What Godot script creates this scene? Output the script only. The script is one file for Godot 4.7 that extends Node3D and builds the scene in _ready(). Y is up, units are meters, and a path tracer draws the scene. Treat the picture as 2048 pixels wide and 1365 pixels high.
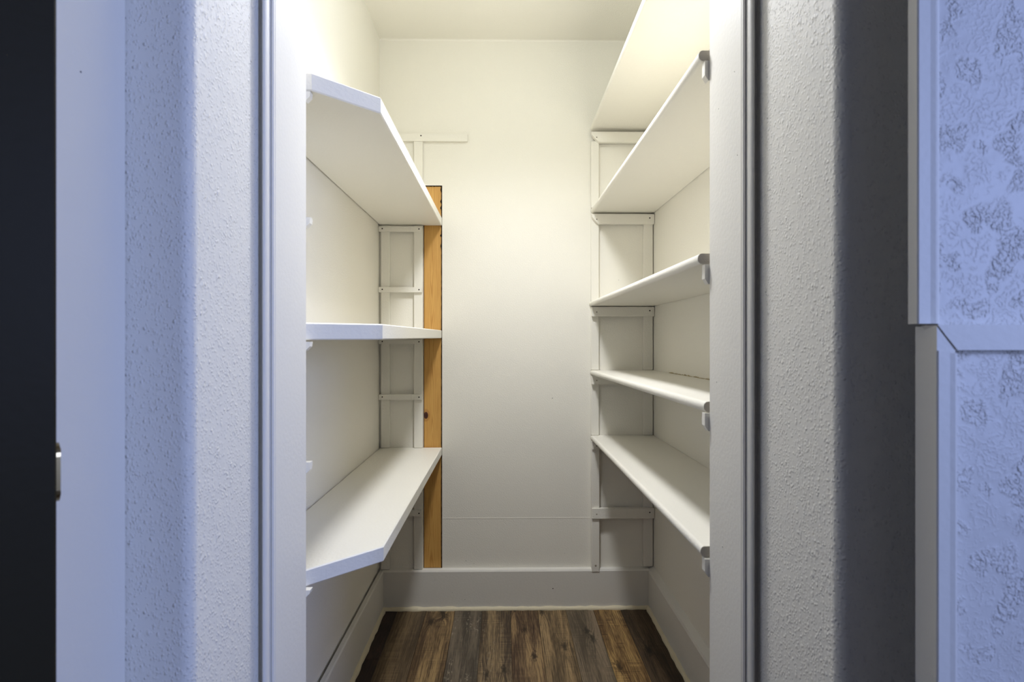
extends Node3D

# Heights are metres above the closet floor; "depth" d is metres straight ahead of the lens, so world z = -d.
const CY := 1.085                      # lens height
const BACK := 2.285                    # closet back wall
const LEFT := -0.504                   # closet left wall
const RIGHT := 0.612                   # closet right wall
const TOP := 2.314                     # closet ceiling
const INNER := 1.01                    # inner face of the closet's front wall
const OUTER := 0.862                   # outer face of the closet's front wall

var M := {}
var rng := RandomNumberGenerator.new()


func _ready() -> void:
	rng.seed = 7
	make_camera()
	make_sky()
	make_daylight()
	make_materials()
	closet_shell()
	floor_boards()
	baseboards()
	doorway()
	near_room()
	left_supports()
	right_supports()
	front_supports()
	left_shelves()
	right_shelves()
	stud()
	black_door()
	window()
	ceiling_light()
	wall_marks()


# ---------------------------------------------------------------- camera, sky, light

func make_camera() -> void:
	var c := Camera3D.new()
	c.name = "camera"
	c.position = Vector3(0, CY, 0)
	c.rotation = Vector3(0, -0.0152, 0)
	c.fov = 62.7
	c.near = 0.05
	c.far = 60.0
	var at := CameraAttributesPhysical.new()
	at.frustum_focal_length = 19.69
	at.frustum_focus_distance = 1.9
	at.frustum_near = 0.05
	at.frustum_far = 60.0
	at.exposure_aperture = 6.3
	c.attributes = at
	add_child(c)
	c.current = true


func make_sky() -> void:
	var e := Environment.new()
	e.background_mode = Environment.BG_SKY
	var s := Sky.new()
	var m := ProceduralSkyMaterial.new()
	m.sky_top_color = Color(0.30, 0.45, 0.80)
	m.sky_horizon_color = Color(0.62, 0.72, 0.90)
	m.ground_horizon_color = Color(0.45, 0.48, 0.50)
	m.ground_bottom_color = Color(0.30, 0.31, 0.30)
	m.sun_angle_max = 1.0
	s.sky_material = m
	e.sky = s
	e.background_energy_multiplier = 0.8
	e.tonemap_mode = Environment.TONE_MAPPER_LINEAR
	e.tonemap_exposure = 1.0
	e.sdfgi_enabled = true
	e.ssao_enabled = true
	e.ssil_enabled = true
	var w := WorldEnvironment.new()
	w.name = "world_environment"
	w.environment = e
	add_child(w)


func make_daylight() -> void:
	# the daylight that comes in through window_1, behind the lens and to the right
	var l := AreaLight3D.new()
	l.name = "window_daylight"
	l.area_size = Vector2(0.9, 1.1)
	l.light_color = Color(0.40, 0.52, 1.0).linear_to_srgb()
	l.light_energy = 6.8
	l.shadow_enabled = true
	l.position = Vector3(1.97, 1.5, 1.1)
	l.rotation = Vector3(0, PI / 2, 0)
	l.set("area_range", 12.0)
	add_child(l)


func ceiling_light() -> void:
	var t := thing("ceiling_light", "round white ceiling light inside the closet above the shelves", "ceiling light", Vector3(0.06, TOP, -1.45))
	var st := begin()
	lathe(st, [Vector2(0.0, 0.0), Vector2(0.12, 0.0), Vector2(0.125, -0.006), Vector2(0.125, -0.022), Vector2(0.115, -0.026), Vector2(0.0, -0.026)], 32)
	obj("base", st, M.white_metal, t)
	st = begin()
	lathe(st, [Vector2(0.0, -0.027), Vector2(0.105, -0.027), Vector2(0.104, -0.045), Vector2(0.09, -0.062), Vector2(0.06, -0.073), Vector2(0.03, -0.077), Vector2(0.0, -0.078)], 32)
	obj("diffuser", st, M.glow, t)
	var l := SpotLight3D.new()               # shaded fitting: most of its light goes down, little along the ceiling
	l.name = "closet_lamp"
	l.spot_angle = 74.0
	l.spot_angle_attenuation = 1.0
	l.spot_range = 12.0
	l.spot_attenuation = 2.0
	l.light_size = 0.09
	l.light_color = Color(0.93, 0.945, 1.0).linear_to_srgb()
	l.light_energy = 1.36
	l.shadow_enabled = true
	l.position = Vector3(0.0, -0.19, 0.0)
	l.rotation = Vector3(-PI / 2, 0, 0)
	t.add_child(l)
	var o := OmniLight3D.new()               # the part that its opal dome spreads sideways
	o.name = "closet_lamp_spill"
	o.omni_range = 12.0
	o.omni_attenuation = 2.0
	o.light_size = 0.09
	o.light_color = Color(0.84, 0.92, 1.0).linear_to_srgb()
	o.light_energy = 0.09
	o.shadow_enabled = true
	o.position = Vector3(0.0, -0.19, 0.0)
	t.add_child(o)


# ---------------------------------------------------------------- building helpers

func begin() -> SurfaceTool:
	var st := SurfaceTool.new()
	st.begin(Mesh.PRIMITIVE_TRIANGLES)
	st.set_smooth_group(-1)
	return st


func obj(called: String, st: SurfaceTool, m: Material, parent: Node = self) -> MeshInstance3D:
	st.generate_normals()
	var o := MeshInstance3D.new()
	o.name = numbered(called, parent)
	o.mesh = st.commit()
	o.material_override = m
	parent.add_child(o, true)
	return o


func numbered(called: String, parent: Node = self) -> String:
	if not parent.has_node(NodePath(called)):
		return called
	var k := 1
	while parent.has_node(NodePath("%s_%03d" % [called, k])):
		k += 1
	return "%s_%03d" % [called, k]


func thing(called: String, label: String, category: String, at := Vector3.ZERO, group := "") -> Node3D:
	var o := Node3D.new()
	o.name = numbered(called)
	add_child(o)
	o.position = at
	tag(o, label, category, group)
	return o


func tag(o: Node, label: String, category: String, group := "") -> void:
	o.set_meta("label", label)
	o.set_meta("category", category)
	if group:
		o.set_meta("group", group)


func setting(called: String, label: String, category := "") -> Node3D:
	var o := Node3D.new()
	o.name = numbered(called)
	add_child(o)
	o.set_meta("kind", "structure")
	o.set_meta("label", label)
	if category:
		o.set_meta("category", category)
	return o


func struct(called: String, st: SurfaceTool, m: Material, label: String, category: String) -> MeshInstance3D:
	var o := obj(called, st, m)
	o.set_meta("kind", "structure")
	o.set_meta("label", label)
	o.set_meta("category", category)
	return o


func tri(st: SurfaceTool, a: Vector3, b: Vector3, c: Vector3, out: Vector3, ua := Vector2.ZERO, ub := Vector2.ZERO, uc := Vector2.ZERO) -> void:
	if (b - a).cross(c - a).dot(out) > 0.0:      # front faces run clockwise
		var t := b
		b = c
		c = t
		var u := ub
		ub = uc
		uc = u
	st.set_uv(ua)
	st.add_vertex(a)
	st.set_uv(ub)
	st.add_vertex(b)
	st.set_uv(uc)
	st.add_vertex(c)


func quad(st: SurfaceTool, a: Vector3, b: Vector3, c: Vector3, d: Vector3, out: Vector3) -> void:
	tri(st, a, b, c, out)
	tri(st, a, c, d, out)


# a box with chamfered edges; d0 < d1 are depths. uv: "floor" (u across x, v along depth) or "wall" (u across x, v down y)
func box(st: SurfaceTool, x0: float, x1: float, y0: float, y1: float, d0: float, d1: float, bv := 0.0015, uv := "") -> void:
	var lo := Vector3(x0, y0, -d1)
	var hi := Vector3(x1, y1, -d0)
	var mid := (lo + hi) / 2
	var half := (hi - lo) / 2
	bv = minf(bv, minf(half.x, minf(half.y, half.z)) * 0.9)
	var put := func(p: Array, out: Vector3) -> void:
		var us := []
		for q in p:
			var f: Vector3 = (q - lo) / (hi - lo)
			us.append(Vector2(f.x, 1.0 - f.z) if uv == "floor" else Vector2(f.x, 1.0 - f.y))
		tri(st, p[0], p[1], p[2], out, us[0], us[1], us[2])
		if p.size() == 4:
			tri(st, p[0], p[2], p[3], out, us[0], us[2], us[3])
	# corner (sx,sy,sz) has three points, one on each face
	var pt := func(s: Vector3, axis: int) -> Vector3:
		var v := half - Vector3(bv, bv, bv)
		v[axis] = half[axis]
		return mid + s * v
	for axis in 3:
		var a1 := (axis + 1) % 3
		var a2 := (axis + 2) % 3
		for s in [-1.0, 1.0]:
			var ps := []
			for c in [[-1, -1], [1, -1], [1, 1], [-1, 1]]:
				var v := Vector3.ZERO
				v[axis] = s
				v[a1] = c[0]
				v[a2] = c[1]
				ps.append(pt.call(v, axis))
			var n := Vector3.ZERO
			n[axis] = s
			put.call(ps, n)
			if bv > 0.0:
				for s2 in [-1.0, 1.0]:       # the chamfer between face «axis» and face «a1»
					var qs := []
					for c in [[axis, -1], [axis, 1], [a1, 1], [a1, -1]]:
						var v := Vector3.ZERO
						v[axis] = s
						v[a1] = s2
						v[a2] = c[1]
						qs.append(pt.call(v, c[0]))
					var n2 := Vector3.ZERO
					n2[axis] = s
					n2[a1] = s2
					put.call(qs, n2)
	if bv > 0.0:
		for sx in [-1.0, 1.0]:
			for sy in [-1.0, 1.0]:
				for sz in [-1.0, 1.0]:
					var s := Vector3(sx, sy, sz)
					put.call([pt.call(s, 0), pt.call(s, 1), pt.call(s, 2)], s)


# a plan outline of (x, depth) points drawn up from y0 to y1
func column(st: SurfaceTool, plan: Array, y0: float, y1: float, caps := true) -> void:
	var n := plan.size()
	var pv := PackedVector2Array(plan)
	var ccw := not Geometry2D.is_polygon_clockwise(pv)
	for i in n:
		var a: Vector2 = plan[i]
		var b: Vector2 = plan[(i + 1) % n]
		if a.distance_to(b) < 1e-6:
			continue
		var e := (b - a).normalized()
		var o := Vector2(e.y, -e.x) if ccw == signed(pv) else Vector2(-e.y, e.x)
		var out := Vector3(o.x, 0, -o.y)
		quad(st, Vector3(a.x, y0, -a.y), Vector3(b.x, y0, -b.y), Vector3(b.x, y1, -b.y), Vector3(a.x, y1, -a.y), out)
	if caps:
		var ix := Geometry2D.triangulate_polygon(pv)
		for k in range(0, ix.size(), 3):
			for yy in [y0, y1]:
				var up := Vector3(0, 1 if yy == y1 else -1, 0)
				tri(st, Vector3(pv[ix[k]].x, yy, -pv[ix[k]].y), Vector3(pv[ix[k + 1]].x, yy, -pv[ix[k + 1]].y), Vector3(pv[ix[k + 2]].x, yy, -pv[ix[k + 2]].y), up)


func signed(_p: PackedVector2Array) -> bool:
	return true


# an outline of (x, y) points drawn from depth d0 to d1
func bar_d(st: SurfaceTool, prof: Array, d0: float, d1: float) -> void:
	var n := prof.size()
	var pv := PackedVector2Array(prof)
	var area := 0.0
	for i in n:
		area += pv[i].cross(pv[(i + 1) % n])
	for i in n:
		var a := pv[i]
		var b := pv[(i + 1) % n]
		var e := (b - a).normalized()
		var o := Vector2(e.y, -e.x) * signf(area)
		quad(st, Vector3(a.x, a.y, -d0), Vector3(b.x, b.y, -d0), Vector3(b.x, b.y, -d1), Vector3(a.x, a.y, -d1), Vector3(o.x, o.y, 0))
	var ix := Geometry2D.triangulate_polygon(pv)
	for k in range(0, ix.size(), 3):
		for dd in [d0, d1]:
			tri(st, Vector3(pv[ix[k]].x, pv[ix[k]].y, -dd), Vector3(pv[ix[k + 1]].x, pv[ix[k + 1]].y, -dd), Vector3(pv[ix[k + 2]].x, pv[ix[k + 2]].y, -dd), Vector3(0, 0, 1 if dd == d0 else -1))


# an outline of (depth, y) points drawn from x0 to x1
func bar_x(st: SurfaceTool, prof: Array, x0: float, x1: float) -> void:
	var n := prof.size()
	var pv := PackedVector2Array(prof)
	var area := 0.0
	for i in n:
		area += pv[i].cross(pv[(i + 1) % n])
	for i in n:
		var a := pv[i]
		var b := pv[(i + 1) % n]
		var e := (b - a).normalized()
		var o := Vector2(e.y, -e.x) * signf(area)
		quad(st, Vector3(x0, a.y, -a.x), Vector3(x0, b.y, -b.x), Vector3(x1, b.y, -b.x), Vector3(x1, a.y, -a.x), Vector3(0, o.y, -o.x))
	var ix := Geometry2D.triangulate_polygon(pv)
	for k in range(0, ix.size(), 3):
		for xx in [x0, x1]:
			tri(st, Vector3(xx, pv[ix[k]].y, -pv[ix[k]].x), Vector3(xx, pv[ix[k + 1]].y, -pv[ix[k + 1]].x), Vector3(xx, pv[ix[k + 2]].y, -pv[ix[k + 2]].x), Vector3(1 if xx == x1 else -1, 0, 0))


# an outline of (x, y) points on a plane facing the lens at depth d, with thickness
func plate(st: SurfaceTool, prof: Array, d0: float, d1: float) -> void:
	bar_d(st, prof, d0, d1)


func lathe(st: SurfaceTool, prof: Array, steps := 24, axis := Basis.IDENTITY, at := Vector3.ZERO) -> void:
	st.set_smooth_group(0)
	for i in prof.size() - 1:
		var a: Vector2 = prof[i]
		var b: Vector2 = prof[i + 1]
		for k in steps:
			var t0 := TAU * k / steps
			var t1 := TAU * (k + 1) / steps
			var p := [Vector3(a.x * cos(t0), a.y, a.x * sin(t0)), Vector3(a.x * cos(t1), a.y, a.x * sin(t1)), Vector3(b.x * cos(t1), b.y, b.x * sin(t1)), Vector3(b.x * cos(t0), b.y, b.x * sin(t0))]
			var e := b - a
			var tm := (t0 + t1) / 2
			var out := Vector3(-e.y * cos(tm), e.x, -e.y * sin(tm))
			out = -out if prof_up(prof) else out
			for q in 4:
				p[q] = at + axis * p[q]
			quad(st, p[0], p[1], p[2], p[3], axis * out)
	st.set_smooth_group(-1)


func prof_up(prof: Array) -> bool:
	return prof[prof.size() - 1].y > prof[0].y


func arc(cx: float, cy: float, r: float, a0: float, a1: float, n: int) -> Array:
	var out := []
	for i in n + 1:
		var t := deg_to_rad(lerpf(a0, a1, float(i) / n))
		out.append(Vector2(cx + r * cos(t), cy + r * sin(t)))
	return out


# ---------------------------------------------------------------- materials

func paint(c: Color, rough: float, height: Texture2D = null, cm := 0.0, tile := 0.3, name_ := "") -> StandardMaterial3D:
	var m := StandardMaterial3D.new()
	m.resource_name = name_
	m.albedo_color = c
	m.roughness = rough
	m.metallic_specular = 0.4
	if height:
		m.heightmap_enabled = true
		m.heightmap_texture = height
		m.heightmap_scale = cm
		m.uv1_triplanar = true
		m.uv1_world_triplanar = true
		m.uv1_scale = Vector3.ONE / tile
		m.uv1_triplanar_sharpness = 8.0
	return m


func tex(data: PackedFloat32Array, n: int) -> ImageTexture:
	return ImageTexture.create_from_image(Image.create_from_data(n, n, false, Image.FORMAT_RF, data.to_byte_array()))


func fbm(seed_: int, freq: float, octaves := 4) -> FastNoiseLite:
	var f := FastNoiseLite.new()
	f.seed = seed_
	f.noise_type = FastNoiseLite.TYPE_SIMPLEX_SMOOTH
	f.frequency = freq
	f.fractal_octaves = octaves
	return f


func seamless(f: FastNoiseLite, n: int) -> PackedFloat32Array:
	var im := f.get_seamless_image(n, n, false, false, 0.15)
	im.convert(Image.FORMAT_L8)
	var b := im.get_data()
	var out := PackedFloat32Array()
	out.resize(n * n)
	for i in n * n:
		out[i] = b[i] / 255.0
	return out


func stamp(a: PackedFloat32Array, n: int, cx: float, cy: float, rx: float, ry: float, turn: float, height: float) -> void:
	var r := int(maxf(rx, ry) * 1.8) + 1
	var ct := cos(turn)
	var sn := sin(turn)
	for j in range(-r, r + 1):
		for i in range(-r, r + 1):
			var u := (i * ct + j * sn) / rx
			var v := (-i * sn + j * ct) / ry
			var q := u * u + v * v
			if q < 3.2:
				var k := posmod(int(cx) + i, n) + posmod(int(cy) + j, n) * n
				a[k] += height * exp(-q * q * 0.9)


func make_materials() -> void:
	var n := 512
	# fine roller nap of the closet paint
	var nap := seamless(fbm(3, 0.035, 4), n)
	M.nap = tex(nap, n)
	# sprayed, bumpy plaster of the passage
	n = 1024
	var st := seamless(fbm(11, 0.008, 3), n)
	for i in n * n:
		st[i] *= 0.5
	for k in 5200:
		var r := rng.randf_range(1.9, 4.6)
		if rng.randf() < 0.04:
			r *= 1.7
		stamp(st, n, rng.randi() % n, rng.randi() % n, r, r * rng.randf_range(0.9, 1.6), rng.randf_range(-0.4, 0.4), rng.randf_range(0.2, 1.0))
	for k in 700:
		stamp(st, n, rng.randi() % n, rng.randi() % n, rng.randf_range(1.8, 3.6), rng.randf_range(2.5, 7.0), 0.0, -rng.randf_range(0.3, 0.9))
	M.stucco_tex = tex(st, n)
	# trowelled plaster of the room wall: smooth fields with clusters of ridges and scratches
	var tr := seamless(fbm(21, 0.006, 3), n)
	var where := seamless(fbm(23, 0.0065, 2), n)
	var rf := fbm(25, 0.021, 3)
	rf.fractal_type = FastNoiseLite.FRACTAL_RIDGED
	rf.domain_warp_enabled = true
	rf.domain_warp_amplitude = 26.0
	rf.domain_warp_frequency = 0.012
	var rid := seamless(rf, n)
	rf.seed = 27
	rf.frequency = 0.034
	var rid2 := seamless(rf, n)
	for i in n * n:
		var w := smoothstep(0.48, 0.63, where[i])
		var w2 := smoothstep(0.46, 0.36, where[i])
		tr[i] = tr[i] * 0.55 + w * (0.75 * pow(rid[i], 3.0) - 0.95 * pow(rid2[i], 7.0)) + w2 * 0.35 * pow(rid2[i], 4.0)
	for c in 16:
		var cx := rng.randf() * n
		var cy := rng.randf() * n
		var way := rng.randf_range(-0.5, 0.5)
		for k in rng.randi_range(3, 9):
			stamp(tr, n, cx + rng.randfn() * 40.0, cy + rng.randfn() * 40.0, rng.randf_range(1.5, 2.6), rng.randf_range(5.0, 15.0), way + rng.randf_range(-0.7, 0.7), rng.randf_range(-0.8, 0.3))
	M.trowel_tex = tex(tr, n)

	M.closet = paint(Color(0.977, 0.961, 0.909), 0.55, M.nap, 0.05, 0.11, "closet paint")
	M.shelf = paint(Color(0.972, 0.956, 0.905), 0.42, M.nap, 0.04, 0.17, "shelf paint")
	M.trim = paint(Color(0.922, 0.908, 0.868), 0.5, M.nap, 0.018, 0.19, "trim paint")
	M.stucco = paint(Color(0.925, 0.912, 0.87), 0.55, M.stucco_tex, 0.07, 0.34, "bumpy plaster")
	M.trowel = paint(Color(0.885, 0.875, 0.85), 0.45, M.trowel_tex, 0.20, 0.36, "trowelled plaster")
	M.room = paint(Color(0.43, 0.41, 0.38), 0.6, M.nap, 0.05, 0.2, "room paint")
	M.caulk = paint(Color(0.93, 0.885, 0.76), 0.5, M.nap, 0.12, 0.05, "old caulk")
	M.grain_end = paint(Color(0.80, 0.77, 0.72), 0.8, M.nap, 0.15, 0.03, "bare end grain")
	M.dark = paint(Color(0.13, 0.08, 0.05), 0.9, null, 0, 1, "torn board edge")
	M.nail = paint(Color(0.62, 0.59, 0.52), 0.5, null, 0, 1, "painted nail")
	M.hole = paint(Color(0.16, 0.13, 0.11), 0.9, null, 0, 1, "dent")
	M.black = paint(Color(0.18, 0.165, 0.12), 0.5, M.nap, 0.02, 0.2, "charcoal door paint")
	M.white_metal = paint(Color(0.9, 0.9, 0.88), 0.4, null, 0, 1, "white enamel")
	M.black.metallic_specular = 0.2
	M.brass = paint(Color(0.62, 0.55, 0.40), 0.28, null, 0, 1, "worn brass")
	M.brass.metallic = 1.0
	M.glow = paint(Color(0.95, 0.94, 0.92), 0.4, null, 0, 1, "opal glass")
	M.glow.emission_enabled = true
	M.glow.emission = Color(0.93, 0.965, 1.0)
	M.glow.emission_energy_multiplier = 2.0
	M.glass = StandardMaterial3D.new()
	M.glass.resource_name = "window glass"
	M.glass.transparency = BaseMaterial3D.TRANSPARENCY_ALPHA
	M.glass.albedo_color = Color(1, 1, 1, 0.05)
	M.glass.roughness = 0.02
	M.subfloor = paint(Color(0.30, 0.24, 0.18), 0.6, M.nap, 0.05, 0.2, "brown floor")
	M.pine = StandardMaterial3D.new()
	M.pine.resource_name = "bare pine"
	M.pine.albedo_texture = pine_texture()
	M.pine.roughness = 0.6


func pine_texture() -> ImageTexture:
	var w := 96
	var h := 1536
	var im := Image.create(w, h, false, Image.FORMAT_RGB8)
	var warp := fbm(31, 0.012, 3)
	var fine := fbm(32, 0.02, 3)
	var blot := fbm(33, 0.02, 3)
	var base := Color(0.86, 0.665, 0.36)
	var late := Color(0.745, 0.525, 0.24)
	var knot := Vector2(10, 921)
	for y in h:
		for x in w:
			var p := Vector2(x, y)
			var dk := (p - knot) * Vector2(1.0, 0.85)
			var pull := 26.0 * exp(-dk.length_squared() / 2600.0)
			# cathedral figure: growth rings cut at a slant
			var rx := x - 44.0 + 10.0 * warp.get_noise_2d(x * 0.5, y * 0.35)
			var ring := sqrt(rx * rx + pow((fposmod(y + 120.0, 760.0) - 380.0) * 0.055, 2.0)) * 0.42 + pull * 0.12
			var band := pow(0.5 + 0.5 * sin(ring * 2.1), 2.2)
			var f := clampf(band * 0.55 + 0.35 * fine.get_noise_2d(x * 5.0, y * 0.18) + 0.22 * blot.get_noise_2d(x, y * 0.4), 0.0, 1.0)
			var c := base.lerp(late, f)
			var r := dk.length()
			if r < 15.0:
				c = c.lerp(Color(0.29, 0.13, 0.07), smoothstep(14.5, 9.5, r))
			elif r < 24.0:
				c = c.lerp(Color(0.60, 0.37, 0.16), 0.5 * (1.0 - (r - 15.0) / 9.0))
			im.set_pixel(x, y, c)
	return ImageTexture.create_from_image(im)


# the print of one vinyl plank: long grain, tone streaks, saw marks across, knots
func plank_texture(k: int, dark: Color, light: Color, saw: float, chalk: float, knots: int) -> ImageTexture:
	var w := 112
	var h := 900
	var im := Image.create(w, h, false, Image.FORMAT_RGB8)
	var streak := fbm(100 + k, 0.011, 3)
	var grain := fbm(140 + k, 0.03, 3)
	var marks := fbm(180 + k, 0.05, 2)
	var mask := fbm(220 + k, 0.009, 2)
	var r := RandomNumberGenerator.new()
	r.seed = 900 + k
	var spots := []
	for i in knots:
		spots.append(Vector3(r.randf_range(15, w - 15), r.randf_range(570, 885), r.randf_range(7, 12)))
	for y in h:
		var line := marks.get_noise_2d(3.0, y * 11.0)
		for x in w:
			var sx_ := float(x)
			for s in spots:
				var d := Vector2(x - s.x, (y - s.y) * 0.4)
				sx_ += signf(d.x) * 11.0 * exp(-d.length_squared() / 420.0)
			var t := 0.5 + 0.85 * streak.get_noise_2d(sx_ * 1.5, y * 0.14)
			t += 0.55 * grain.get_noise_2d(sx_ * 7.0, y * 0.22) + 0.35 * marks.get_noise_2d(sx_ * 6.0, y * 0.5)
			var mk := smoothstep(-0.1, 0.35, mask.get_noise_2d(x * 1.5, y * 0.8))
			t += (0.12 + saw) * mk * line * 1.3
			var crack := smoothstep(0.35, 0.5, grain.get_noise_2d(sx_ * 5.0 + 500.0, y * 0.12))
			t -= 0.5 * crack
			var c := dark.lerp(light, clampf(t, 0.0, 1.0))
			var pale := smoothstep(0.25, 0.42, grain.get_noise_2d(x * 3.0 + 70.0, y * 1.6)) * smoothstep(0.1, 0.4, mask.get_noise_2d(x * 2.0 + 300.0, y * 0.5))
			c = c.lerp(Color(0.62, 0.58, 0.50), chalk * pale)
			for s in spots:
				var d := Vector2(x - s.x, (y - s.y) * 0.5)
				var ragged: float = d.length() * (1.0 + 0.9 * grain.get_noise_2d(x * 4.0, y * 2.0))
				c = c.lerp(dark * 0.45, 0.75 * smoothstep(s.z * 1.5, s.z * 0.1, ragged))
			im.set_pixel(x, y, c)
	return ImageTexture.create_from_image(im)


# ---------------------------------------------------------------- closet

func sx(px: float, d: float) -> float:
	return (px - 1007.0) * d / 1120.0


func closet_shell() -> void:
	# back wall with a tall slot cut out where the stud shows
	var sl := -0.3264
	var sr := -0.2505
	var stop := 1.718
	var w := setting("wall_back", "white painted closet back wall with a tall slot cut out")
	var st := begin()
	box(st, -0.70, sl, -0.05, TOP + 0.1, BACK, BACK + 0.013, 0.0)
	box(st, sr, 0.80, -0.05, TOP + 0.1, BACK, BACK + 0.013, 0.0)
	box(st, sl, sr, stop, TOP + 0.1, BACK, BACK + 0.013, 0.0)
	box(st, sl, sr, -0.05, 0.15, BACK, BACK + 0.013, 0.0)
	box(st, -0.70, 0.80, -0.05, TOP + 0.1, BACK + 0.1, BACK + 0.2, 0.0)
	obj("plaster_board", st, M.closet, w)
	# ragged brown board edge down the right side and along the top of the slot
	st = begin()
	var prof := [Vector2(sr + 0.0005, 0.159), Vector2(sr + 0.0005, stop + 0.0005), Vector2(sl + 0.002, stop + 0.0005)]
	var x := sl + 0.002
	while x < sr - 0.006:
		prof.append(Vector2(x, stop - rng.randf_range(0.0012, 0.004)))
		x += rng.randf_range(0.004, 0.011)
	var y := stop - 0.004
	while y > 0.17:
		var bite := rng.randf_range(0.0018, 0.0034)
		if rng.randf() < 0.16 and y > 1.45:
			bite = rng.randf_range(0.005, 0.008)
		elif rng.randf() < 0.03:
			bite = 0.006
		prof.append(Vector2(sr - bite, y))
		y -= rng.randf_range(0.005, 0.016)
	prof.append(Vector2(sr - 0.0025, 0.159))
	plate(st, prof, BACK - 0.0006, BACK + 0.0015)
	var torn := obj("torn_board_edge", st, M.dark, w)
	torn.set_meta("label", "ragged brown cut edge of the wall board beside the bare stud")
	# a board joint that telegraphs through the paint low on the wall
	st = begin()
	var jy := CY - (1037.0 - 682.5) * 0.00204
	box(st, -0.247, 0.353, jy - 0.0015, jy + 0.0015, BACK - 0.0006, BACK + 0.003, 0.0005)
	obj("board_joint", st, M.closet, w)

	st = begin()
	box(st, LEFT - 0.10, LEFT, 0.163, TOP + 0.1, OUTER, BACK + 0.05, 0.0)
	box(st, LEFT - 0.10, LEFT - 0.006, -0.05, 0.163, OUTER, BACK + 0.05, 0.0)
	struct("wall_left", st, M.closet, "cream painted left wall of the closet behind the thick shelves", "wall")
	st = begin()
	box(st, RIGHT, RIGHT + 0.10, -0.05, TOP + 0.1, OUTER, BACK + 0.05, 0.0)
	struct("wall_right", st, M.closet, "cream painted right wall of the closet behind the thin shelves", "wall")
	st = begin()
	box(st, LEFT - 0.1, RIGHT + 0.1, TOP, TOP + 0.1, OUTER, BACK + 0.2, 0.0)
	struct("ceiling", st, M.closet, "white painted closet ceiling above the empty shelves", "ceiling")
	# a thin bead of filler where ceiling meets back wall
	st = begin()
	bar_x(st, [Vector2(BACK, TOP), Vector2(BACK - 0.006, TOP), Vector2(BACK - 0.002, TOP - 0.002), Vector2(BACK, TOP - 0.006)], LEFT, RIGHT)
	struct("trim_1", st, M.closet, "thin filler bead where the closet ceiling meets the back wall", "trim")


func floor_boards() -> void:
	var fl := setting("floor", "dark brown wood-look plank floor running into the closet")
	var st := begin()
	box(st, -1.25, 2.15, -0.06, -0.0045, -2.6, BACK + 0.05, 0.0)
	obj("floor_base", st, M.subfloor, fl)
	var seams := [-0.54, -0.4247, -0.3095, -0.194, -0.0848, 0.0283, 0.1375, 0.2507, 0.362, 0.471, 0.586, 0.70]
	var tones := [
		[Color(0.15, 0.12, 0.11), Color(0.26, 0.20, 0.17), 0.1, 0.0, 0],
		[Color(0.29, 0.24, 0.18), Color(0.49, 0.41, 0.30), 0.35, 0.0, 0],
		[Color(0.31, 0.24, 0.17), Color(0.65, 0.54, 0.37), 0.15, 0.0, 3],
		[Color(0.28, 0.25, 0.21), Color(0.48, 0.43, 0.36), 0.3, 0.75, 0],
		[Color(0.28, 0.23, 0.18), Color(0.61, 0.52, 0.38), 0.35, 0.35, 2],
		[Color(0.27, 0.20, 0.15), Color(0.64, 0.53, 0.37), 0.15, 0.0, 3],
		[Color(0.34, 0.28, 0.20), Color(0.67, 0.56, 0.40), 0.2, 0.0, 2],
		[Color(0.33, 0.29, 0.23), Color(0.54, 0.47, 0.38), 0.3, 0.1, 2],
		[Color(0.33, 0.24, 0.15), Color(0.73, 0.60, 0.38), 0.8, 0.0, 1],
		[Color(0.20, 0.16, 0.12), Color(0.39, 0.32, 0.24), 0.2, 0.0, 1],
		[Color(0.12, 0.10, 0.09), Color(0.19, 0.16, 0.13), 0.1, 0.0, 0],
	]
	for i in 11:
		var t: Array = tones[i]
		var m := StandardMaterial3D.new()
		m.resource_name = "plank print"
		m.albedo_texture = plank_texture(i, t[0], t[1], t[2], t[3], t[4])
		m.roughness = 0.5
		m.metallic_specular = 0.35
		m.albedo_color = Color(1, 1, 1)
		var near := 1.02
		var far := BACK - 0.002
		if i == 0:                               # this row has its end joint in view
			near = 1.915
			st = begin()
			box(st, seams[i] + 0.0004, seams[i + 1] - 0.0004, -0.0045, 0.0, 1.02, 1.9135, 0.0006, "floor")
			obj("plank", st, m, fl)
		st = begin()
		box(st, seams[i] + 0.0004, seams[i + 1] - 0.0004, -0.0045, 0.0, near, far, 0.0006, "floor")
		obj("plank", st, m, fl)


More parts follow.
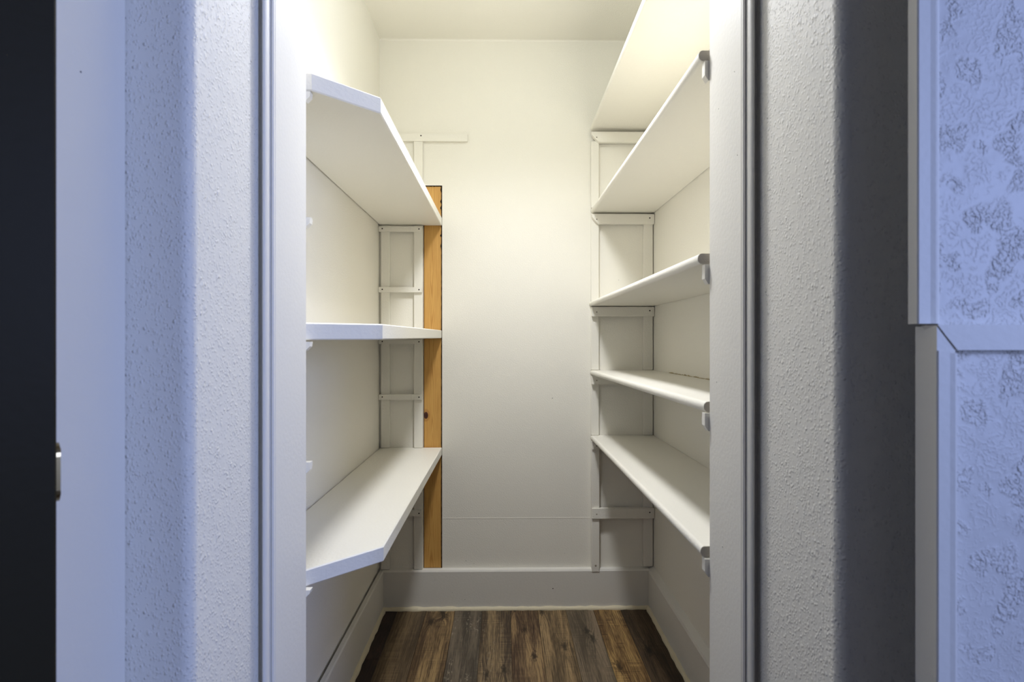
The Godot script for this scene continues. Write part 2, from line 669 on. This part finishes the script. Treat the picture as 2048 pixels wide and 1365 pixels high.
func baseboards() -> void:
	var f := BACK - 0.022
	var st := begin()
	bar_x(st, [Vector2(BACK, 0.0), Vector2(f, 0.0), Vector2(f, 0.152), Vector2(f + 0.004, 0.158), Vector2(BACK, 0.160)], LEFT + 0.018, RIGHT - 0.022)
	struct("baseboard_back", st, M.trim, "tall white baseboard along the closet back wall", "baseboard")
	st = begin()
	var x := LEFT + 0.02
	bar_d(st, [Vector2(LEFT + 0.0045, 0.0), Vector2(x, 0.0), Vector2(x, 0.152), Vector2(x - 0.003, 0.157), Vector2(LEFT + 0.0045, 0.158)], INNER, BACK)
	struct("baseboard_left", st, M.trim, "white baseboard under the left wall with a dark gap above it", "baseboard")
	st = begin()
	x = RIGHT - 0.024
	bar_d(st, [Vector2(RIGHT, 0.0), Vector2(x, 0.0), Vector2(x, 0.148), Vector2(x + 0.004, 0.156), Vector2(RIGHT, 0.166)], INNER, BACK)
	struct("baseboard_right", st, M.trim, "white baseboard with a bevelled top under the right wall", "baseboard")
	# uneven strip of caulk along the floor
	for k in 3:
		st = begin()
		var n := 46
		var rads := []
		for i in n + 1:
			rads.append(0.0115 + rng.randf_range(-0.0016, 0.0026))
		for i in n:
			var t0 := float(i) / n
			var t1 := float(i + 1) / n
			for j in 5:
				var a0 := deg_to_rad(18.0 * j)
				var a1 := deg_to_rad(18.0 * (j + 1))
				var ps := []
				for q in [[t0, a0, i], [t1, a0, i + 1], [t1, a1, i + 1], [t0, a1, i]]:
					var off: float = rads[q[2]] * cos(q[1])
					var up: float = rads[q[2]] * sin(q[1])
					if k == 0:
						ps.append(Vector3(lerpf(LEFT + 0.02, RIGHT - 0.024, q[0]), up, -(f - off)))
					elif k == 1:
						ps.append(Vector3(LEFT + 0.02 + off, up, -lerpf(INNER, f, q[0])))
					else:
						ps.append(Vector3(RIGHT - 0.024 - off, up, -lerpf(INNER, f, q[0])))
				quad(st, ps[0], ps[1], ps[2], ps[3], [Vector3(0, 1, 1), Vector3(1, 1, 0), Vector3(-1, 1, 0)][k])
		struct("trim_%d" % (k + 2), st, M.caulk, ["yellowed caulk strip along the foot of the back baseboard", "grubby caulk strip along the foot of the left baseboard", "thin caulk strip along the foot of the right baseboard"][k], "trim")


# ---------------------------------------------------------------- doorway and passage

func doorway() -> void:
	var jl := -0.3535
	var jr := 0.3733
	var w := begin()
	box(w, LEFT - 0.1, jl - 0.018, -0.05, TOP + 0.1, OUTER + 0.002, INNER + 0.033, 0.0)
	box(w, jr + 0.018, RIGHT + 0.1, -0.05, TOP + 0.1, OUTER + 0.002, INNER, 0.0)
	box(w, jl - 0.018, jr + 0.018, 2.048, TOP + 0.1, OUTER + 0.002, INNER, 0.0)
	struct("wall_front", w, M.closet, "front wall of the closet around its door opening", "wall")
	# jamb boards lining the opening
	var st := begin()
	box(st, jl - 0.018, jl, 0.0, 2.03, OUTER + 0.01, INNER + 0.0, 0.002)
	struct("trim_5", st, M.trim, "white door jamb on the left side of the closet opening", "trim")
	st = begin()
	box(st, jr, jr + 0.018, 0.0, 2.03, OUTER + 0.01, INNER + 0.0, 0.002)
	struct("trim_6", st, M.trim, "white door jamb on the right side of the closet opening", "trim")
	st = begin()
	box(st, jl - 0.018, jr + 0.018, 2.03, 2.048, OUTER + 0.01, INNER, 0.002)
	struct("trim_7", st, M.trim, "white head jamb across the top of the closet opening", "trim")
	# narrow moulded casings
	for s in [-1, 1]:
		var j := jl if s < 0 else jr
		st = begin()
		var o := func(x: float) -> float: return j + s * x
		var plan := [Vector2(o.call(0.0), OUTER + 0.010), Vector2(o.call(0.0), OUTER + 0.006), Vector2(o.call(0.002), OUTER + 0.003), Vector2(o.call(0.0045), OUTER + 0.005)]
		for p in arc(0.0086, 0.0, 0.0041, 180, 0, 12):
			plan.append(Vector2(o.call(p.x), OUTER - 0.001 - p.y * 2.8))
		plan.append_array([Vector2(o.call(0.0132), OUTER + 0.002), Vector2(o.call(0.0210), OUTER + 0.003), Vector2(o.call(0.0210), OUTER + 0.010)])
		column(st, plan, 0.0, 2.065)
		struct("trim_%d" % (8 if s < 0 else 9), st, M.trim, "narrow beaded casing up the %s side of the closet doorway" % ("left" if s < 0 else "right"), "trim")

	# thick bumpy plaster sides of the passage, with rounded corners
	var r := 0.014
	st = begin()
	var plan := [Vector2(-0.3735, OUTER + 0.01), Vector2(-0.3735, 0.676 + r)]
	for p in arc(-0.3735 - r, 0.676 + r, r, 0, -90, 14):
		plan.append(p)
	plan.append_array([Vector2(-0.4710, 0.676), Vector2(-0.4710, 0.575), Vector2(-1.25, 0.575), Vector2(-1.25, OUTER + 0.01)])
	column(st, plan, -0.05, 2.45)
	struct("wall_passage_left", st, M.stucco, "bumpy white plaster wall with rounded corner left of the closet doorway", "wall")
	st = begin()
	plan = [Vector2(0.3933, OUTER + 0.01), Vector2(0.3933, 0.650 + r)]
	for p in arc(0.3933 + r, 0.650 + r, r, 180, 270, 14):
		plan.append(p)
	plan.append_array([Vector2(0.56, 0.650), Vector2(0.56, OUTER + 0.01)])
	column(st, plan, -0.05, 2.45)
	struct("wall_passage_right", st, M.stucco, "bumpy white plaster wall with rounded corner right of the closet doorway", "wall")
	st = begin()
	box(st, -0.3735, 0.3933, 2.075, 2.45, 0.676, OUTER + 0.01, 0.004)
	struct("wall_passage_top", st, M.stucco, "bumpy plaster lintel above the closet doorway", "wall")
	# smooth white lining board left of the passage
	st = begin()
	box(st, -0.4708, -0.4508, 0.0, 2.45, 0.562, 0.6755, 0.0015)
	struct("trim_10", st, M.trim, "smooth white lining board beside the black door", "trim")


func near_room() -> void:
	# the wall right of the opening: a thin strip above, a framed panel below
	var w := setting("wall_room_front", "trowelled plaster wall with trim strips right of the opening")
	var fu := 0.582                     # depth of the upper strip's face
	var fl := 0.564                     # depth of the lower frame's face
	var k := fu + 0.001
	var xb := sx(1825, 0.602)
	var xf := sx(1845, fu)
	var st := begin()
	column(st, [Vector2(xf + 0.0225, k), Vector2(2.15, k), Vector2(2.15, 0.70), Vector2(0.562, 0.70), Vector2(0.562, 0.634), Vector2(0.50, 0.624), Vector2(xb + 0.018, 0.6005)], -0.05, 2.45)
	obj("plaster", st, M.trowel, w)
	st = begin()
	column(st, [Vector2(xb, 0.602), Vector2(xf, fu + 0.0012), Vector2(xf + 0.0014, fu), Vector2(xf + 0.0195, fu), Vector2(xf + 0.0205, fu + 0.001), Vector2(xb + 0.0195, 0.602)], hy(648, 0.592), 2.45)
	obj("edge_strip", st, M.trim, w)
	st = begin()
	column(st, [Vector2(xf + 0.0130, fu + 0.0001), Vector2(xf + 0.0185, fu - 0.0009), Vector2(xf + 0.0205, fu - 0.0009), Vector2(xf + 0.0240, k + 0.0002), Vector2(xf + 0.0240, k + 0.01), Vector2(xf + 0.0130, k + 0.01)], hy(648, 0.592), 2.45)
	obj("paint_ridge", st, M.trim, w)
	# lower panel inside its mitred frame
	var yb := sx(1840, 0.603)
	var yf := sx(1885, fl)
	var ry0 := hy(701, fl)
	var ry1 := hy(650, fl)
	st = begin()
	box(st, yf + 0.014, 2.15, 0.0, ry0 - 0.0040, fl + 0.0125, fu + 0.006, 0.0)
	obj("lower_panel", st, M.trowel, w)
	st = begin()
	column(st, [Vector2(yb, 0.603), Vector2(yf, fl + 0.0012), Vector2(yf + 0.0014, fl), Vector2(yf + 0.0180, fl), Vector2(yf + 0.0192, fl + 0.001), Vector2(yf + 0.0192, fu + 0.004), Vector2(yb + 0.010, 0.603)], 0.0, ry0 - 0.0005)
	# its mitred top end
	for q in [[Vector2(yb, 0.603), Vector2(yf, fl + 0.0006)], [Vector2(yf, fl + 0.0006), Vector2(yf + 0.0192, fl + 0.0006)], [Vector2(yf + 0.0192, fl + 0.0006), Vector2(yb + 0.010, 0.603)]]:
		var h := []
		for p in q:
			var inner: bool = p.x > yf + 0.01 and p.y < 0.6
			h.append(ry0 if inner else ry1 - 0.0008)
		var a := Vector3(q[0].x, ry0 - 0.0005, -q[0].y)
		var b := Vector3(q[1].x, ry0 - 0.0005, -q[1].y)
		quad(st, a, b, Vector3(b.x, h[1], b.z), Vector3(a.x, h[0], a.z), Vector3(-1, 0, 0.3) if q[0].y > 0.6 else (Vector3(0, 0, 1) if q[1].y < 0.6 else Vector3(1, 0, -1)))
	tri(st, Vector3(yb, ry1 - 0.0008, -0.603), Vector3(yf, ry1 - 0.0008, -fl), Vector3(yf + 0.0192, ry0, -fl), Vector3.UP)
	obj("stile", st, M.trim, w)
	st = begin()
	plate(st, [Vector2(yf + 0.0002, ry1), Vector2(yf + 0.0085, lerpf(ry1, ry0, 0.42)), Vector2(yf + 0.0206, ry0), Vector2(2.15, ry0), Vector2(2.15, ry1 - 0.001), Vector2(2.14, ry1)], fl - 0.0006, fu + 0.004)
	obj("rail", st, M.trim, w)
	st = begin()
	column(st, [Vector2(yf + 0.0125, fl + 0.0001), Vector2(yf + 0.0180, fl - 0.0008), Vector2(yf + 0.0200, fl - 0.0004), Vector2(yf + 0.0215, fl + 0.005), Vector2(yf + 0.0245, fl + 0.0128), Vector2(yf + 0.0125, fl + 0.0128)], 0.0, ry0 - 0.003)
	obj("paint_ridge", st, M.trim, w)

	st = begin()
	column(st, [Vector2(-1.25, 0.45), Vector2(-0.60, 0.45), Vector2(-0.4710, 0.564), Vector2(-0.4710, 0.575), Vector2(-1.25, 0.575)], -0.05, 2.45)
	struct("wall_room_corner", st, M.room, "plain wall behind the open black door", "wall")
	st = begin()
	box(st, -1.25, -1.05, -0.05, 2.45, -2.6, 0.45, 0.0)
	struct("wall_room_left", st, M.room, "plain wall on the hinge side of the black door", "wall")
	st = begin()
	box(st, -1.25, 2.15, -0.05, 2.45, -2.6, -2.4, 0.0)
	struct("wall_room_rear", st, M.room, "plain wall behind the viewer", "wall")
	st = begin()
	box(st, 2.0, 2.15, -0.05, 0.93, -2.4, 0.62, 0.0)
	box(st, 2.0, 2.15, 2.07, 2.45, -2.4, 0.62, 0.0)
	box(st, 2.0, 2.15, 0.93, 2.07, -2.4, -1.57, 0.0)
	box(st, 2.0, 2.15, 0.93, 2.07, -0.63, 0.62, 0.0)
	struct("wall_room_right", st, M.room, "plain wall holding the daylight window", "wall")
	st = begin()
	box(st, -1.25, 2.15, 2.45, 2.55, -2.6, OUTER + 0.05, 0.0)
	struct("ceiling_room", st, M.room, "plain ceiling of the room before the closet", "ceiling")


func window() -> void:
	var w := setting("window_1", "white framed window letting blue daylight into the room")
	var st := begin()
	for b in [[-1.57, -1.52, 0.93, 2.07], [-0.68, -0.63, 0.93, 2.07], [-1.52, -0.68, 0.93, 0.98], [-1.52, -0.68, 2.02, 2.07], [-1.52, -0.68, 1.475, 1.525]]:
		box(st, 2.03, 2.09, b[2], b[3], b[0], b[1], 0.003)
	obj("window_frame", st, M.trim, w)
	for k in 2:
		st = begin()
		box(st, 2.055, 2.059, 0.98 if k == 0 else 1.525, 1.475 if k == 0 else 2.02, -1.52, -0.68, 0.0)
		obj("pane", st, M.glass, w)


func black_door() -> void:
	var d := setting("door_1", "dark charcoal door standing open at the left edge")
	var th := 0.797
	d.position = Vector3(-0.4178, 0.0, -0.53) - Basis(Vector3.UP, th) * Vector3(0.76, 0, 0.0175)
	d.rotation.y = th
	var st := begin()
	box(st, 0.0, 0.76, 0.012, 2.03, -0.0175, 0.0175, 0.0015)
	obj("door_leaf", st, M.black, d)
	# edge plate of the latch
	st = begin()
	var y0 := CY - (1008.0 - 682.5) * 0.000473
	var y1 := CY - (889.0 - 682.5) * 0.000473
	var prof := []
	for p in arc(0.0, y1 - 0.012, 0.012, 180, 0, 10):
		prof.append(p)
	for p in arc(0.0, y0 + 0.012, 0.012, 0, -180, 10):
		prof.append(p)
	var pl := []
	for p in prof:
		pl.append(Vector2(p.x + 0.0015, p.y))         # (depth, height) outline
	bar_x(st, pl, 0.7590, 0.7640)
	var lp := obj("latch_plate", st, M.brass, d)
	lp.set_meta("label", "metal latch plate on the door edge")
	for yy in [y0 + 0.008, y1 - 0.008]:
		st = begin()
		lathe(st, [Vector2(0.0, 0.0), Vector2(0.0036, 0.0), Vector2(0.003, 0.0012), Vector2(0.0, 0.0016)], 12, Basis(Vector3.FORWARD, PI / 2), Vector3(0.7640, yy, 0.0))
		obj("screw", st, M.brass, lp)
	for s in [-1.0, 1.0]:
		st = begin()
		lathe(st, [Vector2(0.0, 0.0), Vector2(0.03, 0.0), Vector2(0.03, 0.005), Vector2(0.011, 0.009), Vector2(0.011, 0.035), Vector2(0.024, 0.042), Vector2(0.028, 0.054), Vector2(0.023, 0.065), Vector2(0.0, 0.069)], 24, Basis(Vector3.RIGHT, PI / 2 * s), Vector3(0.652, 0.952, 0.0175 * s))
		obj("door_knob", st, M.brass, d)
	for yy in [0.25, 1.02, 1.78]:
		st = begin()
		lathe(st, [Vector2(0.0, 0.0), Vector2(0.006, 0.0), Vector2(0.006, 0.09), Vector2(0.0, 0.09)], 12, Basis.IDENTITY, Vector3(-0.004, yy, 0.0175))
		obj("hinge", st, M.brass, d)


# ---------------------------------------------------------------- shelf supports

func batten(parent: Node3D, x0: float, x1: float, y0: float, y1: float, d0: float, d1: float) -> void:
	var st := begin()
	box(st, x0, x1, y0, y1, d0, d1, 0.0016)
	obj("batten", st, M.shelf, parent)


func cleat(parent: Node3D, prof: Array, d0: float, d1: float, nails: Array = []) -> void:
	var st := begin()
	bar_d(st, prof, d0, d1)
	var c := obj("cleat", st, M.shelf, parent)
	for p in nails:
		st = begin()
		lathe(st, [Vector2(0.0, 0.0), Vector2(0.0028, 0.0), Vector2(0.0022, 0.0008), Vector2(0.0, 0.001)], 10, Basis(Vector3.RIGHT, PI / 2), Vector3(p.x, p.y, -d0))
		obj("nail_head", st, M.hole if p.z > 0.5 else M.nail, c)


func rect(x0: float, x1: float, y0: float, y1: float, r := 0.0015) -> Array:
	return [Vector2(x0 + r, y0), Vector2(x1 - r, y0), Vector2(x1, y0 + r), Vector2(x1, y1 - r), Vector2(x1 - r, y1), Vector2(x0 + r, y1), Vector2(x0, y1 - r), Vector2(x0, y0 + r)]


func hy(py: float, d: float) -> float:
	return CY - (py - 682.5) * d / 1120.0


func left_supports() -> void:
	var t := thing("shelf_support_frame", "slim white battens and cleats on the back wall left of the bare stud", "shelf support", Vector3.ZERO, "nailed shelf supports")
	var d0 := BACK - 0.014
	# the uprights stand between the shelves
	for g in [[0.160, CY - 0.4665], [CY - 0.4325, CY + 0.0105], [CY + 0.0449, CY + 0.469], [CY + 0.504, hy(283.5, d0)]]:
		batten(t, -0.4960, -0.460, g[0], g[1], d0, BACK - 0.0003)
		batten(t, -0.3628, -0.3275, g[0], g[1], d0, BACK - 0.0003)
	# the leftover cleat of a missing shelf, up above
	cleat(t, rect(LEFT + 0.002, sx(935, d0), hy(283.2, d0), hy(268, d0)), d0 - 0.0005, BACK, [Vector3(-0.334, hy(272.5, d0), 1)])
	var c0 := d0 - 0.010
	var rows := [[453.5, 464.0], [574.8, 585.2], [679.5, 688.5], [789.2, 800.0], [1020.5, 1033.0], [916.0, 928.0]]
	for r in rows:
		var y0 := hy(r[1], c0)
		var y1 := hy(r[0], c0)
		cleat(t, rect(LEFT + 0.0015, -0.3278, y0, y1), c0, d0, [Vector3(-0.488, (y0 + y1) / 2 + 0.001, 1), Vector3(-0.3405, (y0 + y1) / 2, 1)])


func right_supports() -> void:
	var t := thing("shelf_support_frame", "wide white battens and cleats on the back wall under the right shelves", "shelf support", Vector3.ZERO, "nailed shelf supports")
	var d0 := BACK - 0.014
	var gaps := [[0.150, CY - 0.405], [CY - 0.3835, CY - 0.1398], [CY - 0.1183, CY + 0.1408], [CY + 0.1623, CY + 0.520], [CY + 0.5415, hy(281, d0)]]
	for g in gaps:
		var st := begin()
		box(st, 0.3565, 0.3885, g[0], g[1], d0 - (0.011 if g[0] < 0.2 else 0.0), BACK - 0.0003, 0.0016)
		var b := obj("batten", st, M.shelf, t)
		if g[0] < 0.2:
			st = begin()
			lathe(st, [Vector2(0.0, 0.0), Vector2(0.004, 0.0), Vector2(0.003, 0.0012), Vector2(0.0, 0.0016)], 10, Basis(Vector3.RIGHT, PI / 2), Vector3(0.373, 0.176, -(d0 - 0.011)))
			obj("nail_head", st, M.nail, b)
		batten(t, 0.5695, 0.6085, maxf(g[0], 0.1665), g[1], d0, BACK - 0.0003)
	var c0 := d0 - 0.018
	for r in [[262.5, 283.0, 1], [427.5, 447.0, 1], [614.0, 633.0, 0], [752.0, 769.5, 0], [884.0, 900.0, 0], [1019.0, 1039.0, 0]]:
		var y0 := hy(r[1], c0)
		var y1 := hy(r[0], c0)
		var prof := rect(0.3575, RIGHT - 0.002, y0, y1)
		if r[2] == 1:                         # the upper two have their lower corner sawn off
			prof = [Vector2(0.385, y0), Vector2(RIGHT - 0.0035, y0), Vector2(RIGHT - 0.002, y0 + 0.0015), Vector2(RIGHT - 0.002, y1), Vector2(0.3555, y1), Vector2(0.3575, y1 - 0.012), Vector2(0.372, y1 - 0.029)]
		var ym := (y0 + y1) / 2
		cleat(t, prof, c0, d0 - 0.0109 if r[2] == 2 else d0, [Vector3(0.376, ym - 0.002, 0), Vector3(0.591, ym + 0.004, 1)])


func front_supports() -> void:
	# the same cleats on the inside of the front wall; only their ends show past the jambs
	var t := thing("shelf_support_frame", "small white cleat ends peeping past the left door jamb", "shelf support", Vector3.ZERO, "nailed shelf supports")
	var d0 := INNER + 0.034
	var d1 := INNER + 0.048
	for r in [[185.0, 204.0], [436.0, 456.0], [684.0, 702.0], [924.0, 948.0], [1179.0, 1194.0]]:
		var y0 := hy(r[1], d0)
		var y1 := hy(r[0], d0)
		cleat(t, [Vector2(LEFT + 0.003, y0), Vector2(-0.3675, y0), Vector2(-0.3595, y0 + 0.008), Vector2(-0.3585, y1), Vector2(LEFT + 0.003, y1)], d0, d1)
	d0 = INNER + 0.001
	d1 = INNER + 0.016
	t = thing("shelf_support_frame", "white cleat ends under the shelf ends at the right door jamb", "shelf support", Vector3.ZERO, "nailed shelf supports")
	for r in [[118.0, 158.0], [528.0, 568.0], [828.0, 864.0], [1121.5, 1158.0]]:
		var y0 := hy(r[1], d0)
		var y1 := hy(r[0], d0)
		cleat(t, [Vector2(0.372, y0), Vector2(RIGHT - 0.003, y0), Vector2(RIGHT - 0.003, y1), Vector2(0.3655, y1), Vector2(0.3655, y0 + 0.010)], d0, d1)


# ---------------------------------------------------------------- shelves

# a thick left shelf whose near corner is sawn off at 45 degrees; y is the height of its top at the back wall
func left_shelf(label: String, y_back: float, y_front: float, y_low_back: float, corner: float, xf: float) -> void:
	var thick := y_back - y_low_back
	var back := BACK - 0.0015
	var tilt := (y_front - y_back) / (back - corner)      # rise per metre towards the lens
	var near := INNER + 0.035
	var run := (corner - near)
	var plan := [Vector2(LEFT + 0.0025, back), Vector2(xf, back), Vector2(xf, corner), Vector2(xf - run, near), Vector2(LEFT + 0.0025, near)]
	var bv := 0.0022
	var inner := inset(plan, bv)
	var st := begin()
	var at := func(p: Vector2, dy: float) -> Vector3:
		return Vector3(p.x, y_back + dy + tilt * (back - p.y), -p.y)
	var n := plan.size()
	var cen := Vector2(-0.4, 1.7)
	for i in n:
		var k := (i + 1) % n
		var e: Vector2 = (plan[k] - plan[i]).normalized()
		var o := Vector2(e.y, -e.x)
		if o.dot(plan[i] - cen) < 0:
			o = -o
		var out := Vector3(o.x, 0, -o.y)
		quad(st, at.call(plan[i], -bv), at.call(plan[k], -bv), at.call(plan[k], -thick + bv), at.call(plan[i], -thick + bv), out)
		quad(st, at.call(plan[i], -bv), at.call(plan[k], -bv), at.call(inner[k], 0.0), at.call(inner[i], 0.0), out + Vector3.UP)
		quad(st, at.call(plan[i], -thick + bv), at.call(plan[k], -thick + bv), at.call(inner[k], -thick), at.call(inner[i], -thick), out + Vector3.DOWN)
	for i in range(1, n - 1):
		tri(st, at.call(inner[0], 0.0), at.call(inner[i], 0.0), at.call(inner[i + 1], 0.0), Vector3.UP)
		tri(st, at.call(inner[0], -thick), at.call(inner[i], -thick), at.call(inner[i + 1], -thick), Vector3.DOWN)
	tag(obj("thick_shelf", st, M.shelf), label, "shelf", "thick shelves on the left wall")


func inset(plan: Array, b: float) -> Array:
	var out := []
	var n := plan.size()
	var cen := Vector2.ZERO
	for p in plan:
		cen += p / n
	for i in n:
		var p0: Vector2 = plan[(i + n - 1) % n]
		var p1: Vector2 = plan[i]
		var p2: Vector2 = plan[(i + 1) % n]
		var e1 := (p1 - p0).normalized()
		var e2 := (p2 - p1).normalized()
		var n1 := Vector2(-e1.y, e1.x)
		var n2 := Vector2(-e2.y, e2.x)
		if n1.dot(cen - p1) < 0:
			n1 = -n1
		if n2.dot(cen - p1) < 0:
			n2 = -n2
		out.append(p1 + (n1 + n2) * b / (1.0 + n1.dot(n2)))
	return out


func left_shelves() -> void:
	left_shelf("topmost thick white left shelf, underside showing, near corner sawn at an angle", CY + 0.503, CY + 0.499, CY + 0.470, 1.150, -0.251)
	left_shelf("middle thick white left shelf, seen edge on, between the upper and lower ones", CY + 0.0439, CY + 0.0354, CY + 0.0115, 1.171, -0.252)
	left_shelf("lowest thick white left shelf, its top surface showing a soft shadow", CY - 0.4335, CY - 0.430, CY - 0.4655, 1.176, -0.251)


# a thin right shelf with a rounded front edge
func right_shelf(label: String, y_back: float, y_front: float, x_back: float, x_front: float, thick := 0.0195, bead := false) -> void:
	var back := BACK - 0.0015
	var near := INNER + 0.010
	var t := thing("thin_shelf", label, "shelf", Vector3.ZERO, "thin shelves on the right wall")
	var tilt := (y_front - y_back) / (back - near)
	var wall := RIGHT - 0.0015
	var r := thick / 2
	var section := func(x: float) -> Array:
		var ps := [Vector2(wall, -thick), Vector2(wall, 0.0)]
		for p in arc(x + r * 0.8, -r, r, 90, 270, 12):
			ps.append(Vector2(x + r * 0.8 + (p.x - x - r * 0.8) * 0.8, p.y))
		return ps
	var st := begin()
	var steps := 1
	var rows := []
	for i in steps + 1:
		var f := float(i) / steps
		var d := lerpf(near, back, f)
		var row := []
		for p in section.call(lerpf(x_front, x_back, f)):
			row.append(Vector3(p.x, y_back + p.y + tilt * (back - d), -d))
		rows.append(row)
	var n: int = rows[0].size()
	for i in steps:
		for k in n:
			var j := (k + 1) % n
			var mid: Vector3 = (rows[i][k] + rows[i][j]) / 2
			var cen := Vector3(lerpf(x_front, wall, 0.5), mid.y, mid.z)
			var out := Vector3.UP
			if k == 0:
				out = Vector3.RIGHT
			elif k == 1:
				out = Vector3.UP
			elif k == n - 1:
				out = Vector3.DOWN
			else:
				var q: Vector2 = ((section.call(0.0)[k] + section.call(0.0)[j]) / 2) - Vector2(r * 0.8, -r)
				out = Vector3(q.x, q.y, 0)
			quad(st, rows[i][k], rows[i][j], rows[i + 1][j], rows[i + 1][k], out)
	for e in [0, steps]:
		for k in range(1, n - 1):
			tri(st, rows[e][0], rows[e][k], rows[e][k + 1], Vector3(0, 0, 1 if e == 0 else -1))
	obj("board", st, M.shelf, t)
	# rough grey end grain on the near end
	st = begin()
	var y := y_back + tilt * (back - near)
	var prof := []
	for p in section.call(x_front):
		prof.append(Vector2(p.x if p.x > x_front + 0.03 else p.x + 0.0006, y + p.y * 0.93 - thick * 0.035))
	bar_d(st, prof, near - 0.0008, near)
	var eg := obj("end_grain", st, M.grain_end, t)
	eg.set_meta("label", "rough grey sawn end of the shelf")
	if bead:
		# torn caulk where this shelf meets the wall
		st = begin()
		var d := 1.02
		while d < 2.05:
			var ln := rng.randf_range(0.004, 0.014)
			var yy := y_back + tilt * (back - d)
			var h := rng.randf_range(0.001, 0.0042)
			box(st, wall - rng.randf_range(0.002, 0.006), wall + 0.0014, yy, yy + h, d, d + ln, 0.0004)
			d += ln + rng.randf_range(-0.002, 0.016)
		var cb := obj("torn_caulk", st, M.torn_caulk, t)
		cb.set_meta("label", "ragged brown line of torn caulk against the wall")


func right_shelves() -> void:
	M.torn_caulk = paint(Color(0.78, 0.72, 0.58), 0.8, null, 0, 1, "torn caulk")
	right_shelf("topmost thin white right shelf, running up out of the top of the photo", CY + 0.858 + 0.0195, CY + 0.872 + 0.0195, 0.354, 0.360)
	right_shelf("thin white right shelf second from the top, underside showing, steeply slanted", CY + 0.521 + 0.0195, CY + 0.513 + 0.0195, 0.356, 0.357)
	right_shelf("thin white right shelf, middle of five, just above eye level with bright rounded edge", CY + 0.1418 + 0.0195, CY + 0.1425 + 0.0180, 0.350, 0.3555)
	right_shelf("thin white right shelf second from the bottom, ragged torn caulk at its back", CY - 0.1193, CY - 0.1110, 0.354, 0.3665, 0.0195, true)
	right_shelf("lowest thin white right shelf, wide lit strip along its front edge", CY - 0.3845, CY - 0.3760, 0.355, 0.3605)


func stud() -> void:
	var t := thing("wood_stud", "bare orange pine stud with a dark knot set in the closet back wall", "wood stud", Vector3.ZERO)
	var st := begin()
	box(st, -0.3237, -0.2535, 0.159, 1.7155, BACK + 0.003, BACK + 0.095, 0.001, "wall")
	obj("timber", st, M.pine, t)


func wall_marks() -> void:
	# dents and nail holes: pixel, depth of the surface, radius
	var wall: Node = get_node("wall_back")
	for p in [[1105.0, 797.0, 0.0016], [1238.0, 560.0, 0.0009], [1010.0, 905.0, 0.0008], [932.0, 1122.0, 0.0014], [948.0, 1127.0, 0.0009], [1130.0, 1108.0, 0.0009]]:
		dent(wall, Vector3(sx(p[0], BACK), hy(p[1], BACK), -BACK + 0.0002), Basis(Vector3.RIGHT, PI / 2), p[2])
	var bb: Node = get_node("baseboard_back")
	var f := BACK - 0.022
	for p in [[1106.0, 1178.5, 0.0022], [905.0, 1185.0, 0.0010], [930.0, 1199.0, 0.0012], [870.0, 1160.0, 0.0009]]:
		dent(bb, Vector3(sx(p[0], f), hy(p[1], f), -f + 0.0002), Basis(Vector3.RIGHT, PI / 2), p[2])
	var jamb: Node = get_node("trim_6")
	for p in [[1448.0, 1097.0, 0.0011], [1472.0, 140.0, 0.0009], [1440.0, 215.0, 0.0008], [1436.0, 765.0, 0.0010], [1478.0, 308.0, 0.0009]]:
		var d: float = 0.3733 * 1120.0 / (p[0] - 1007.0)
		dent(jamb, Vector3(0.3731, hy(p[1], d), -d), Basis(Vector3.FORWARD, -PI / 2), p[2])
	var lining: Node = get_node("trim_10")
	var dl := 0.4508 * 1120.0 / (1007.0 - 171.0)
	dent(lining, Vector3(-0.4506, hy(150.0, dl), -dl), Basis(Vector3.FORWARD, PI / 2), 0.0011)


func dent(parent: Node, at: Vector3, way: Basis, r: float) -> void:
	var st := begin()
	lathe(st, [Vector2(0.0, 0.0), Vector2(r, 0.0), Vector2(r * 0.7, 0.0002), Vector2(0.0, 0.0002)], 8, way, at)
	obj("nail_hole", st, M.hole, parent)
